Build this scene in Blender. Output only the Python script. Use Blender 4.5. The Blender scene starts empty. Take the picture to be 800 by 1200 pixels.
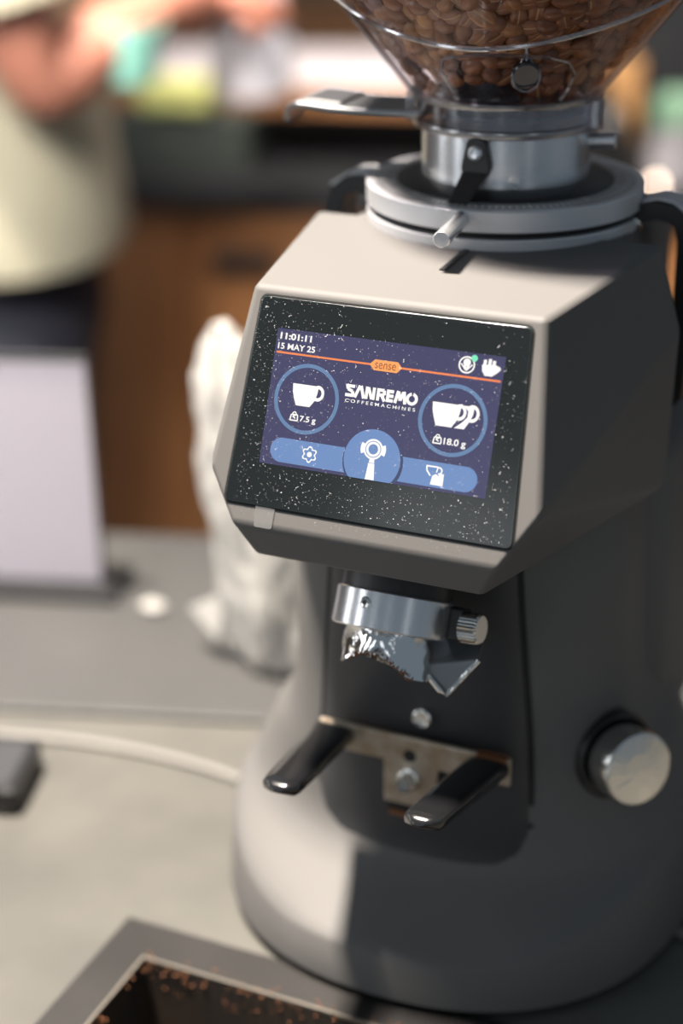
import bpy, bmesh, math, random
import numpy as np
from math import sin, cos, pi, radians, atan2, hypot
from mathutils import Vector, Matrix, noise
random.seed(7); rng = np.random.default_rng(7)
S = bpy.context.scene; COL = S.collection
OZ = 1.185                                   # height of the display centre above the floor (m); all lengths below in mm from it
TAU = radians(22.3)                          # lean of the display

# ---------------------------------------------------------------- camera, world, lights, exposure
def W(x, y, z): return Vector((x/1000, y/1000, z/1000+OZ))
cam = bpy.data.cameras.new('camera'); camo = bpy.data.objects.new('camera', cam); COL.objects.link(camo)
yaw, pit, roll = radians(24.27), radians(24.4), radians(-0.8)
fwd = Vector((-sin(yaw)*cos(pit), cos(yaw)*cos(pit), -sin(pit))); rt = Vector((cos(yaw), sin(yaw), 0)); up = rt.cross(fwd)
r2 = cos(roll)*rt+sin(roll)*up; u2 = -sin(roll)*rt+cos(roll)*up
camo.matrix_world = Matrix.Translation(W(236, -560, 233)) @ Matrix((r2, u2, -fwd)).transposed().to_4x4()
cam.sensor_fit = 'VERTICAL'; cam.sensor_height = 36; cam.sensor_width = 24; cam.lens = 1969/1200*36
cam.clip_start = .01; cam.clip_end = 50
cam.dof.use_dof = True; cam.dof.focus_distance = .655; cam.dof.aperture_fstop = 2.9
S.camera = camo
wd = bpy.data.worlds.new('world'); S.world = wd; wd.use_nodes = True
wd.node_tree.nodes['Background'].inputs[0].default_value = (.66, .83, 1.0, 1); wd.node_tree.nodes['Background'].inputs[1].default_value = .225
S.view_settings.view_transform = 'Standard'; S.view_settings.look = 'None'; S.view_settings.gamma = 1; S.view_settings.exposure = 0
S.view_settings.use_curve_mapping = False
def area(name, loc, target, size, power, color, sy=None, spread=180):
    l = bpy.data.lights.new(name, 'AREA'); l.energy = power; l.color = color; l.size = size; l.spread = radians(spread)
    if sy: l.shape = 'RECTANGLE'; l.size_y = sy
    o = bpy.data.objects.new(name, l); COL.objects.link(o); p = W(*loc); o.location = p
    o.rotation_euler = (W(*target)-p).to_track_quat('-Z', 'Y').to_euler(); return o
Ld = Vector((-.27, -.050, .95)).normalized()*2300
area('pendant_lamp_light', (Ld.x, Ld.y+60, Ld.z-60), (0, 60, -60), .24, 72, (1, .90, .79), spread=84)
area('back_bar_fill', (-800, 1750, 1900), (-800, 1800, -200), 1.2, 5, (1, .88, .80), spread=75)  # unseen fill added over the background bar
area('cabinet_front_fill', (-500, 650, 1400), (-500, 1424, -600), .5, 6, (1, .88, .78), spread=50)  # unseen fill added to brighten the wood fronts
area('person_fill', (-350, -350, 900), (-930, 950, -60), .5, 5, (1, .93, .85), spread=52)  # unseen fill added to brighten the shirt
area('left_side_fill', (-2400, 250, 950), (0, 50, -100), 1.0, 8, (1, .95, .88), 1.4)  # unseen fill added to brighten surfaces facing left
for wa, wp in ((-78, 10), (-50, 11), (-18, 5), (12, 2.5), (52, 1.2)):      # unseen tall strips added for bright reflections in the metal
    area('reflection_strip', (3000*sin(radians(wa)), -3000*cos(radians(wa)), 250), (0, 0, 0), .42, wp, (.93, .96, 1), 1.5)
sl = bpy.data.lights.new('counter_spot_light', 'SPOT'); sl.energy = 46; sl.color = (1, .94, .90); sl.spot_size = radians(27); sl.spot_blend = .5; sl.shadow_soft_size = .06  # unseen front-left spot put in to brighten the white sheet and bundle
slo = bpy.data.objects.new('counter_spot_light', sl); COL.objects.link(slo); slo.location = W(-600, -700, 500); slo.rotation_euler = (W(-385, 290, -190)-W(-600, -700, 500)).to_track_quat('-Z', 'Y').to_euler()

# ---------------------------------------------------------------- materials
def srgb(*c): return tuple(((v/255)/12.92 if v/255 <= .04045 else ((v/255+.055)/1.055)**2.4) for v in c)+(1,)
def mat(name, col, rough=.5, metal=0, bump=0, bscale=400, var=0, vscale=60, coat=0, spec=.5, col2=None, emis=None, es=1, trans=0):
    m = bpy.data.materials.new(name); m.use_nodes = True; nt = m.node_tree; b = nt.nodes['Principled BSDF']
    b.inputs['Base Color'].default_value = col; b.inputs['Roughness'].default_value = rough; b.inputs['Metallic'].default_value = metal
    b.inputs['Coat Weight'].default_value = coat; b.inputs['Specular IOR Level'].default_value = spec
    if trans: b.inputs['Transmission Weight'].default_value = trans
    if emis: b.inputs['Emission Color'].default_value = emis; b.inputs['Emission Strength'].default_value = es
    tc = nt.nodes.new('ShaderNodeTexCoord')
    if bump:
        n = nt.nodes.new('ShaderNodeTexNoise'); n.inputs['Scale'].default_value = bscale; n.inputs['Detail'].default_value = 3
        bp = nt.nodes.new('ShaderNodeBump'); bp.inputs['Strength'].default_value = bump; bp.inputs['Distance'].default_value = .0006
        nt.links.new(tc.outputs['Object'], n.inputs['Vector']); nt.links.new(n.outputs['Fac'], bp.inputs['Height']); nt.links.new(bp.outputs['Normal'], b.inputs['Normal'])
    if var or col2:
        n = nt.nodes.new('ShaderNodeTexNoise'); n.inputs['Scale'].default_value = vscale; n.inputs['Detail'].default_value = 5
        mx = nt.nodes.new('ShaderNodeMix'); mx.data_type = 'RGBA'
        mr = nt.nodes.new('ShaderNodeMapRange'); mr.inputs[1].default_value = .35; mr.inputs[2].default_value = .65
        nt.links.new(tc.outputs['Object'], n.inputs['Vector']); nt.links.new(n.outputs['Fac'], mr.inputs[0]); nt.links.new(mr.outputs[0], mx.inputs[0])
        c2 = col2 or tuple(c*(1-var) for c in col[:3])+(1,)
        mx.inputs[6].default_value = col; mx.inputs[7].default_value = c2; nt.links.new(mx.outputs[2], b.inputs['Base Color'])
    return m
def clear(name, tint=(.97, .97, 1, 1), rough=.03, ior=1.45, face=.0):
    m = bpy.data.materials.new(name); m.use_nodes = True; nt = m.node_tree; nt.nodes.clear()
    o = nt.nodes.new('ShaderNodeOutputMaterial'); mx = nt.nodes.new('ShaderNodeMixShader'); t = nt.nodes.new('ShaderNodeBsdfTransparent')
    g = nt.nodes.new('ShaderNodeBsdfGlossy'); fr = nt.nodes.new('ShaderNodeFresnel'); fr.inputs[0].default_value = ior
    t.inputs[0].default_value = tint; g.inputs['Roughness'].default_value = rough
    a = nt.nodes.new('ShaderNodeMath'); a.operation = 'ADD'; a.inputs[1].default_value = face; a.use_clamp = True
    gm = nt.nodes.new('ShaderNodeNewGeometry'); ix = nt.nodes.new('ShaderNodeMix'); ix.inputs[2].default_value = ior; ix.inputs[3].default_value = 1/ior
    nt.links.new(gm.outputs['Backfacing'], ix.inputs[0]); nt.links.new(ix.outputs[0], fr.inputs[0]); nt.links.new(fr.outputs[0], a.inputs[0]); nt.links.new(a.outputs[0], mx.inputs[0]); nt.links.new(t.outputs[0], mx.inputs[1]); nt.links.new(g.outputs[0], mx.inputs[2])
    nt.links.new(mx.outputs[0], o.inputs[0]); return m
def lit(name, col, strength=1):                 # a lit pixel area of the display
    return mat(name, (0.01, .01, .012, 1), .25, emis=col, es=strength, spec=.4)
M = dict(
 body=mat('satin_grey_paint', (.112, .108, .105, 1), .58, bump=.12, bscale=2500, spec=.2),
 panel=mat('black_panel_paint', (.030, .031, .034, 1), .45, bump=.1, bscale=2000),
 black=mat('black_plastic', (.012, .012, .013, 1), .42),
 gloss=mat('black_rubber_coating', (.008, .008, .009, 1), .16, bump=.1, bscale=300, coat=.4),
 rubber=mat('black_foot_rubber', (.008, .008, .008, 1), .8),
 glassblk=mat('black_display_glass', (.008, .010, .011, 1), .12, spec=.35),
 rim=mat('polished_glass_edge', (.10, .14, .13, 1), .2),
 alu=mat('brushed_aluminium', (.70, .70, .71, 1), .24, .8, bump=.05, bscale=900),
 alus=mat('satin_anodised_aluminium', (.52, .53, .55, 1), .38, .3),
 chrome=mat('polished_steel', (.78, .77, .75, 1), .10, 1, bump=.7, bscale=200),
 steel=mat('turned_steel', (.70, .69, .66, 1), .20, 1),
 plate=mat('worn_steel_plate', (.50, .44, .36, 1), .38, .55, col2=(.38, .29, .20, 1), vscale=120),
 dial=mat('black_anodised_dial', (.022, .022, .024, 1), .35, .3),
 dialgrey=mat('grey_anodised_dial', (.28, .285, .29, 1), .35, .3), lever=mat('dull_grey_metal', (.22, .23, .24, 1), .3, .7),
 mark=mat('white_print', (.9, .9, .9, 1), .6),
 dust=mat('pale_dust', (.88, .88, .88, 1), .8),
 film=clear('clear_film', (.93, .93, .93, 1), .45, 1.5, .28),
 rimsteel=mat('rim_steel', (.26, .235, .20, 1), .3, .5),
 frost=clear('frosted_neck_plastic', (.84, .84, .90, 1), .22, 1.5, .34),
 clear=clear('clear_hopper_plastic', (.965, .955, .97, 1), .03, 1.2, .0),
 clear2=clear('clear_moulded_rib', (.86, .86, .90, 1), .10, 1.6, .22),
 tint=clear('smoked_clear_plastic', (.34, .32, .38, 1), .08, 1.6, .10),
 ground=mat('ground_coffee', (.20, .075, .025, 1), .8, bump=.5, bscale=900),
 dk=lit('display_background', srgb(52, 52, 92), 1), orange=lit('display_orange', srgb(240, 130, 70), 1.1), orange2=lit('display_orange_badge', srgb(246, 158, 84), 1.1),
 white=lit('display_white', srgb(250, 246, 240), 1.1), blue=lit('display_blue', srgb(104, 138, 190), 1), blue2=lit('display_ring_blue', srgb(96, 128, 168), 1),
 bdark=lit('display_shadow_blue', srgb(50, 60, 100), 1), green=lit('display_green', srgb(120, 225, 180), 1.1), senset=lit('display_badge_text', srgb(150, 80, 40), 1),
 stone=mat('grey_stone_worktop', srgb(86, 84, 79), .5, col2=srgb(74, 73, 69), vscale=16, bump=.2, bscale=300),
 stone2=mat('darker_grey_stone', srgb(70, 69, 68), .5, col2=srgb(60, 60, 60), vscale=6, bump=.2, bscale=300),
 insert=mat('dark_brushed_insert', srgb(42, 40, 39), .45, .2, bump=.2, bscale=200, var=.25, vscale=20),
 pit=mat('black_knock_box_lining', (.012, .010, .009, 1), .7, col2=(.03, .018, .010, 1), vscale=30),
 cable=mat('white_cable_sleeve', (.20, .19, .175, 1), .5),
 paper=mat('white_paper', (.62, .60, .62, 1), .8),
 bag=mat('crumpled_white_paper', (.33, .32, .30, 1), .5, bump=.4, bscale=120),
 wood=mat('brown_wood_panel', (.30, .135, .05, 1), .5, col2=(.22, .09, .032, 1), vscale=5),
 woodedge=mat('oak_edge', (.33, .15, .06, 1), .5), lightwood=mat('orange_wood_wall', (.55, .30, .14, 1), .6, col2=(.42, .26, .16, 1), vscale=2),
 blacktop=mat('black_worktop', (.010, .010, .014, 1), .6, spec=.25, col2=(.014, .016, .016, 1), vscale=8),
 whitetop=mat('white_ledge_laminate', (.72, .66, .68, 1), .45),
 shirt=mat('pale_khaki_cloth', (.47, .44, .33, 1), .9, var=.12, vscale=8), trouser=mat('navy_black_cloth', (.016, .017, .028, 1), .9),
 skin=mat('skin', (.46, .19, .13, 1), .5), hair=mat('dark_brown_hair', (.03, .018, .01, 1), .6), shoe=mat('black_shoe_leather', (.02, .02, .02, 1), .4),
 teal=mat('mint_glaze', (.34, .74, .62, 1), .4), lime=mat('lime_yellow_card', (.75, .78, .28, 1), .6), jug=mat('pale_grey_enamel', (.58, .58, .64, 1), .4),
 crate=mat('dark_green_crate', (.035, .045, .038, 1), .6), amber=mat('amber_paper', (.75, .40, .16, 1), .6), mint=mat('pale_green_paper', (.20, .36, .24, 1), .6), grey=mat('grey_plastic', (.30, .29, .31, 1), .5),
 charcoal=mat('charcoal_plastic', (.035, .036, .04, 1), .45), floor=mat('dark_floor_tile', (.06, .05, .045, 1), .5, var=.3, vscale=3), wall=mat('warm_plaster', (.42, .31, .24, 1), .8),
 glow=mat('warm_glow', (.9, .8, .7, 1), .4, emis=srgb(255, 225, 200), es=9),
)
# coffee bean: roast varies from bean to bean, tan seam in the groove
def bean_mat():
    m = bpy.data.materials.new('roasted_bean'); m.use_nodes = True; nt = m.node_tree; b = nt.nodes['Principled BSDF']
    oi = nt.nodes.new('ShaderNodeObjectInfo'); tc = nt.nodes.new('ShaderNodeTexCoord'); sp = nt.nodes.new('ShaderNodeSeparateXYZ')
    cr = nt.nodes.new('ShaderNodeValToRGB'); e = cr.color_ramp.elements
    e[0].color = (.15, .052, .018, 1); e[1].color = (.40, .18, .05, 1); x = e.new(.75); x.color = (.24, .092, .034, 1)
    nt.links.new(oi.outputs['Random'], cr.inputs[0]); nt.links.new(tc.outputs['Object'], sp.inputs[0])
    ab = nt.nodes.new('ShaderNodeMath'); ab.operation = 'ABSOLUTE'; nt.links.new(sp.outputs['Y'], ab.inputs[0])
    lt = nt.nodes.new('ShaderNodeMath'); lt.operation = 'LESS_THAN'; lt.inputs[1].default_value = .0003; nt.links.new(ab.outputs[0], lt.inputs[0])
    lz = nt.nodes.new('ShaderNodeMath'); lz.operation = 'LESS_THAN'; lz.inputs[1].default_value = -.0002; nt.links.new(sp.outputs['Z'], lz.inputs[0])
    ml = nt.nodes.new('ShaderNodeMath'); ml.operation = 'MULTIPLY'; nt.links.new(lt.outputs[0], ml.inputs[0]); nt.links.new(lz.outputs[0], ml.inputs[1])
    mx = nt.nodes.new('ShaderNodeMix'); mx.data_type = 'RGBA'; nt.links.new(ml.outputs[0], mx.inputs[0]); nt.links.new(cr.outputs[0], mx.inputs[6]); mx.inputs[7].default_value = (.44, .25, .11, 1)
    nt.links.new(mx.outputs[2], b.inputs['Base Color']); b.inputs['Roughness'].default_value = .28
    n = nt.nodes.new('ShaderNodeTexNoise'); n.inputs['Scale'].default_value = 700; bp = nt.nodes.new('ShaderNodeBump'); bp.inputs['Strength'].default_value = .3; bp.inputs['Distance'].default_value = .0004
    nt.links.new(tc.outputs['Object'], n.inputs['Vector']); nt.links.new(n.outputs['Fac'], bp.inputs['Height']); nt.links.new(bp.outputs['Normal'], b.inputs['Normal'])
    return m
M['bean'] = bean_mat()
fm_ = mat('clear_film', (.22, .22, .22, 1), .35); fm_.node_tree.nodes['Principled BSDF'].inputs['Alpha'].default_value = .35; M['film'] = fm_

# ---------------------------------------------------------------- helpers
ORG = {}
def tag(o, label=None, cat=None, group=None, kind=None):
    for k, v in (('label', label), ('category', cat), ('group', group), ('kind', kind)):
        if v: o[k] = v
    return o
def thing(name, loc, label, cat, group=None):
    o = bpy.data.objects.new(name, None); COL.objects.link(o); o.location = W(*loc); o.empty_display_size = .02
    ORG[o.name] = loc; return tag(o, label, cat, group)
class MB:
    def __init__(s): s.v = []; s.f = []
    def add(s, vs, fs):
        n = len(s.v); s.v += [tuple(p) for p in vs]; s.f += [tuple(i+n for i in f) for f in fs]; return s
    def box(s, c, d, R=None):
        vs = []
        for x in (-.5, .5):
            for y in (-.5, .5):
                for z in (-.5, .5):
                    p = Vector((x*d[0], y*d[1], z*d[2]));  p = R @ p if R else p
                    vs.append((c[0]+p.x, c[1]+p.y, c[2]+p.z))
        return s.add(vs, [(0, 1, 3, 2), (4, 6, 7, 5), (0, 4, 5, 1), (2, 3, 7, 6), (0, 2, 6, 4), (1, 5, 7, 3)])
    def loft(s, rings, cap0=True, cap1=True, close=True):
        n = len(rings[0]); vs = [p for r in rings for p in r]; fs = []
        for i in range(len(rings)-1):
            for j in range(n if close else n-1):
                k = (j+1) % n; fs.append((i*n+j, i*n+k, (i+1)*n+k, (i+1)*n+j))
        if cap0: fs.append(tuple(range(n))[::-1])
        if cap1: fs.append(tuple((len(rings)-1)*n+j for j in range(n)))
        return s.add(vs, fs)
    def lathe(s, prof, o=(0, 0, 0), axis=(0, 0, 1), n=48, cap0=True, cap1=True):
        a = Vector(axis).normalized(); q = Vector((0, 0, 1)).rotation_difference(a) if a.z > -.999 else Matrix.Rotation(pi, 3, 'X').to_quaternion()
        o = Vector(o); rings = []
        for r, h in prof: rings.append([tuple(o+q @ Vector((max(r, .001)*cos(2*pi*j/n), max(r, .001)*sin(2*pi*j/n), h))) for j in range(n)])
        return s.loft(rings, cap0, cap1)
    def cyl(s, p0, p1, r0, r1=None, n=32, ch=0):
        r1 = r0 if r1 is None else r1; d = Vector(p1)-Vector(p0); L = d.length
        pr = [(r0, 0), (r1, L)] if not ch else [(r0-ch, 0), (r0, ch), (r1, L-ch), (r1-ch, L)]
        return s.lathe(pr, p0, d, n)
    def tube(s, path, r, n=12, cap=True, flat=1.0):
        P = [Vector(p) for p in path]; rings = []; ref = Vector((0, 0, 1))
        for i, p in enumerate(P):
            t = (P[min(i+1, len(P)-1)]-P[max(i-1, 0)]).normalized()
            if abs(t.dot(ref)) > .95: ref = Vector((0, 1, 0)) if abs(t.y) < .9 else Vector((1, 0, 0))
            b = t.cross(ref).normalized(); nn = b.cross(t).normalized(); ref = nn
            rr = r[i] if isinstance(r, (list, tuple)) else r
            rings.append([tuple(p+b*rr*cos(2*pi*j/n)+nn*rr*flat*sin(2*pi*j/n)) for j in range(n)])
        return s.loft(rings, cap, cap)
    def sphere(s, c, r, n=16, sc=(1, 1, 1)):
        return s.loft([[(c[0]+r*sc[0]*sin(t)*cos(2*pi*j/n), c[1]+r*sc[1]*sin(t)*sin(2*pi*j/n), c[2]-r*sc[2]*cos(t)) for j in range(n)] for t in [pi*(i+.02)/(n//2+.04*0+.04) for i in range(n//2+1)]])
    def prism(s, pts, fn, a, b):
        n = len(pts); return s.loft([[fn(x, y, a) for x, y in pts], [fn(x, y, b) for x, y in pts]])
    def build(s, name, m, parent=None, smooth=True, angle=35, bevel=0, seg=3, blimit=30, loc=None, sub=0):
        o3 = Vector(loc) if loc else Vector(ORG[parent.name]) if parent else Vector((0, 0, 0))
        me = bpy.data.meshes.new(name)
        if parent or loc: vs = [((p[0]-o3.x)/1000, (p[1]-o3.y)/1000, (p[2]-o3.z)/1000) for p in s.v]
        else: vs = [tuple(W(*p)) for p in s.v]
        me.from_pydata(vs, [], s.f); bm = bmesh.new(); bm.from_mesh(me); bmesh.ops.recalc_face_normals(bm, faces=bm.faces); bm.to_mesh(me); bm.free()
        me.materials.append(M[m] if isinstance(m, str) else m)
        if smooth: me.shade_smooth(); me.set_sharp_from_angle(angle=radians(angle))
        o = bpy.data.objects.new(name, me); COL.objects.link(o)
        if parent:
            o.parent = parent; ORG[o.name] = tuple(ORG[parent.name])
        elif loc: o.location = W(*loc); ORG[o.name] = tuple(loc)
        else: ORG[o.name] = (0, 0, -OZ*1000)
        if bevel:
            md = o.modifiers.new('bevel', 'BEVEL'); md.width = bevel/1000; md.segments = seg; md.limit_method = 'ANGLE'; md.angle_limit = radians(blimit)
            if smooth: me.set_sharp_from_angle(angle=radians(180)); md.harden_normals = True
        if sub: md = o.modifiers.new('sub', 'SUBSURF'); md.levels = md.render_levels = sub
        return o
def F(u, v, o=0): return (u, v*sin(TAU)-o*cos(TAU), v*cos(TAU)+o*sin(TAU))       # display plane: u right, v up, o out
def rrect(w0, w1, v1, v0, r, n=6):      # rounded trapezoid: half width w1 at top v1, w0 at bottom v0
    out = []
    for cx, cy, a0 in ((w1-r, v1-r, 0), (-w1+r, v1-r, 90), (-w0+r, v0+r, 180), (w0-r, v0+r, 270)):
        out += [(cx+r*cos(radians(a0+90*i/n)), cy+r*sin(radians(a0+90*i/n))) for i in range(n+1)]
    return out
def clockpts(cx, cy, r, a0=0, a1=360, n=40): return [(cx+r*cos(radians(a0+(a1-a0)*i/n)), cy+r*sin(radians(a0+(a1-a0)*i/n))) for i in range(n+1)]
class Flat:                              # flat print in the display plane
    def __init__(s, o): s.o = o; s.b = MB()
    def poly(s, pts): s.b.add([F(x, y, s.o) for x, y in pts], [tuple(range(len(pts)))]); return s
    def disc(s, cx, cy, r, n=48): return s.poly(clockpts(cx, cy, r, n=n)[:-1])
    def ring(s, cx, cy, r, w, a0=0, a1=360, n=56, sy=1):
        o = clockpts(0, 0, r, a0, a1, n); i = clockpts(0, 0, r-w, a0, a1, n)
        for k in range(n): s.poly([(cx+x, cy+y*sy) for x, y in (o[k], o[k+1], i[k+1], i[k])])
        return s
    def line(s, pts, w):
        for (x0, y0), (x1, y1) in zip(pts, pts[1:]):
            L = hypot(x1-x0, y1-y0) or 1; nx, ny = -(y1-y0)/L*w/2, (x1-x0)/L*w/2
            s.poly([(x0+nx, y0+ny), (x1+nx, y1+ny), (x1-nx, y1-ny), (x0-nx, y0-ny)])
        return s
    def text(s, t, u0, u1, v0, v1, bold=0):
        vs, fs = glyphs(t, bold); xs = [p[0] for p in vs]; ys = [p[1] for p in vs]
        a, b, c, d = min(xs), max(xs), min(ys), max(ys)
        s.b.add([F(u0+(x-a)/(b-a)*(u1-u0), v0+(y-c)/(d-c)*(v1-v0), s.o) for x, y in vs], fs); return s
    def build(s, name, m, parent): return s.b.build(name, m, parent, smooth=False)
def glyphs(t, bold=0):
    cu = bpy.data.curves.new('t', 'FONT'); cu.body = t; cu.size = 10; cu.offset = bold; cu.fill_mode = 'FRONT'
    ob = bpy.data.objects.new('t', cu); COL.objects.link(ob); bpy.context.view_layer.update()
    me = bpy.data.meshes.new_from_object(ob.evaluated_get(bpy.context.evaluated_depsgraph_get()))
    vs = [(v.co.x, v.co.y) for v in me.vertices]; fs = [tuple(p.vertices) for p in me.polygons]
    bpy.data.objects.remove(ob); bpy.data.curves.remove(cu); bpy.data.meshes.remove(me); return vs, fs

# ---------------------------------------------------------------- the setting
FLOOR = -OZ*1000; CT = -285
def struct(b, name, m): return tag(b.build(name, m, smooth=False), kind='structure')
struct(MB().box((0, 1000, FLOOR-10), (9000, 9000, 20)), 'floor', 'floor')
struct(MB().box((0, 4100, FLOOR+1500), (9000, 60, 3000)), 'wall_back', 'wall')
struct(MB().box((-3900, 1000, FLOOR+1500), (60, 6140, 3000)), 'wall_left', 'wall')

# worktop the grinder stands on: two stone slabs meeting at a seam, turned a little against the grinder
TH = radians(17.2); E1 = Vector((cos(TH), sin(TH), 0)); E2 = Vector((-sin(TH), cos(TH), 0)); RC = Matrix.Rotation(TH, 3, 'Z')
def rel(px, py, a, b): p = Vector((px, py, 0))+E1*a+E2*b; return (p.x, p.y)
wt = thing('stone_worktop', (-149, 192, FLOOR), 'grey stone worktop of two slabs under the coffee grinder', 'worktop')
def slab(pts, z0, z1, name, m, parent, bev=1.5):
    return MB().loft([[(x, y, z0) for x, y in pts], [(x, y, z1) for x, y in pts]]).build(name, m, parent, smooth=False, bevel=bev, seg=2)
B0 = (-149, 192); back = (Vector((-308, 405, 0))-Vector((-149, 192, 0))).dot(E2)
slab([rel(*B0, -1300, 3.4), rel(*B0, 1500, 3.4), rel(*B0, 1500, back), rel(*B0, -1300, back)], CT-40, CT, 'slab', 'stone2', wt)  # back slab in a darker stone tone
# the front slab is cut out for the knock box: built from four strips round the hole, flush and joined
hx0, hx1, hy0, hy1 = -111, 120, -215, -23
fs = MB(); outer = [rel(*B0, -1300, -3.0), rel(*B0, 1500, -3.0), rel(*B0, 1500, -560), rel(*B0, -1300, -560)]
inner = [(hx0, hy1), (hx1, hy1), (hx1, hy0), (hx0, hy0)]
vs = [(x, y, z) for z in (CT, CT-40) for x, y in outer+inner]; ff = []
for k in range(4):
    j = (k+1) % 4; ff += [(k, j, 4+j, 4+k), (8+k, 12+k, 12+j, 8+j), (k, 8+k, 8+j, j), (4+k, 4+j, 12+j, 12+k)]
fs.add(vs, ff).build('slab', 'stone', wt, smooth=False)
for a in (-1250, 0, 1450):
    x, y = rel(*B0, a, -170); MB().box((x, y, (CT-130+FLOOR)/2), (60, 600, CT-130-FLOOR), RC).build('support_panel', 'charcoal', wt, smooth=False)

# ---------------------------------------------------------------- knock box set into the worktop
kb = thing('knock_box', (0, -110, CT), 'dark metal knock box tray sunk in the worktop before the grinder', 'knock box')
px0, px1, py0, py1 = -134, 160, -250, 2
P = MB(); o4 = [(px0, py1), (px1, py1), (px1, py0), (px0, py0)]
vs = [(x, y, z) for z in (CT+2, CT) for x, y in o4+inner]
P.add(vs, ff).build('top_plate', 'insert', kb, smooth=False, bevel=.6, seg=2)
P = MB(); w = 1.2
for a, b, c, d in ((hx0-w, hx1+w, hy1, hy1+w), (hx0-w, hx1+w, hy0-w, hy0), (hx0-w, hx0, hy0, hy1), (hx1, hx1+w, hy0, hy1)):
    P.box(((a+b)/2, (c+d)/2, CT+1.8), (b-a, d-c, 2.6))
tag(P.build('steel_rim', 'rimsteel', kb, smooth=False), 'bright steel rim round the opening')
P = MB(); q = [(hx0+.5, hy1-.5), (hx1-.5, hy1-.5), (hx1-.5, hy0+.5), (hx0+.5, hy0+.5)]; q2 = [(x*.93, -119+(y+119)*.93) for x, y in q]
P.loft([[(x, y, CT+1) for x, y in q], [(x, y, CT-90) for x, y in q2]], cap0=False).build('bin', 'pit', kb, smooth=False)
P = MB()
for i in range(150):
    if i < 60: x, y, z = random.uniform(hx0, 20), hy1-.8-random.random()*.6, CT-random.random()**2*14+1
    elif i < 110: x, y, z = hx0+.8+random.random(), random.uniform(hy0/2, hy1), CT-random.random()**1.5*30+1
    else: x, y, z = random.uniform(hx0, 60), hy1+random.uniform(0, 6), CT+2.4
    r_ = random.uniform(.25, .8); P.sphere((x, y, z), r_, 6)
tag(P.build('coffee_grounds', 'ground', kb), 'brown coffee grounds on the rim', kind='stuff')

# ---------------------------------------------------------------- white cable on the worktop, runs under the grinder
cab = [(-420, 90), (-350, 104), (-288, 117), (-253, 126), (-211, 132), (-173, 133), (-142, 130), (-110, 124), (-60, 118), (0, 112), (60, 106), (106, 96), (150, 84), (230, 60), (330, 50)]
cp = []
for i in range(len(cab)-1):
    p0, p1, p2, p3 = [Vector(cab[min(max(i+k, 0), len(cab)-1)]) for k in (-1, 0, 1, 2)]
    for t in (0, .25, .5, .75): cp.append(.5*((2*p1)+(p2-p0)*t+(2*p0-5*p1+4*p2-p3)*t*t+(3*p1-p0-3*p2+p3)*t**3))
tag(MB().tube([(p.x, p.y, CT+2.25) for p in cp], 2.2, 12).build('white_cable', 'cable', loc=(-200, 130, CT)), 'thin white cable curving over the worktop to the grinder base', 'cable')

# ---------------------------------------------------------------- coffee grinder
g = thing('coffee_grinder', (0, 110, CT), 'grey espresso coffee grinder with tilted touch display and full bean hopper', 'coffee grinder')
YC = 115; NE = 2.35
def lerp(tab, z):
    for a, b in zip(tab, tab[1:]):
        if b[0] <= z <= a[0]:
            t = (z-a[0])/(b[0]-a[0]); return [a[i]+(b[i]-a[i])*t for i in range(len(a))]
    return tab[0] if z > tab[0][0] else tab[-1]
#      z     w     lf    lb   exponent
BT = [(-56, 72, 66, 116, 2.9), (-60, 76, 69, 121, 2.9), (-66, 78, 70, 123, 2.9), (-110, 79, 70, 124, 2.9), (-150, 80, 70, 124, 2.8), (-168, 82, 70, 124, 2.7), (-184, 87, 70.5, 124, 2.6), (-200, 92, 71, 124, 2.5), (-214, 94.5, 72, 124, 2.45),
      (-226, 98.5, 72, 124, 2.4), (-236, 103, 73, 125, 2.4), (-243, 106.5, 75, 126, 2.4), (-248, 108.8, 80, 127, 2.35), (-251, 110.2, 91, 128, 2.3), (-253, 111, 104, 128.5, 2.25), (-255, 111.8, 114, 129, 2.25), (-257, 112.5, 119, 129.5, 2.25), (-259.5, 113, 121, 130, 2.25), (-279, 115.5, 122.6, 132, 2.25)]
def sring(z, w, lf, lb, n, N=128, grow=0):
    out = []
    for j in range(N):
        a = 2*pi*j/N-pi/2; c, s_ = cos(a), sin(a); l = lf if s_ < 0 else lb
        x = (w+grow)*math.copysign(abs(c)**(2/n), c); y = YC+(l+grow)*math.copysign(abs(s_)**(2/n), s_)
        k = max(0, min(1, (z+279)/16)) * max(0, min(1, (-190-z)/30)) if z < -190 else 0
        rise = 23*min(1, max(0, (y-5)/70)); out.append((x, y, z+rise*k))
    return out
def col_y(x, z):
    _, w, lf, lb, n = lerp(BT, z); return YC-lf*max(0, 1-abs(x/w)**n)**(1/n)
b = MB().loft([sring(*r) for r in BT]); b.build('body_shell', 'body', g, angle=60)
MB().loft([sring(-279, 110, 117, 127, 2.25), sring(-285, 108, 115, 125, 2.25)]).build('rubber_foot_ring', 'rubber', g)

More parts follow.
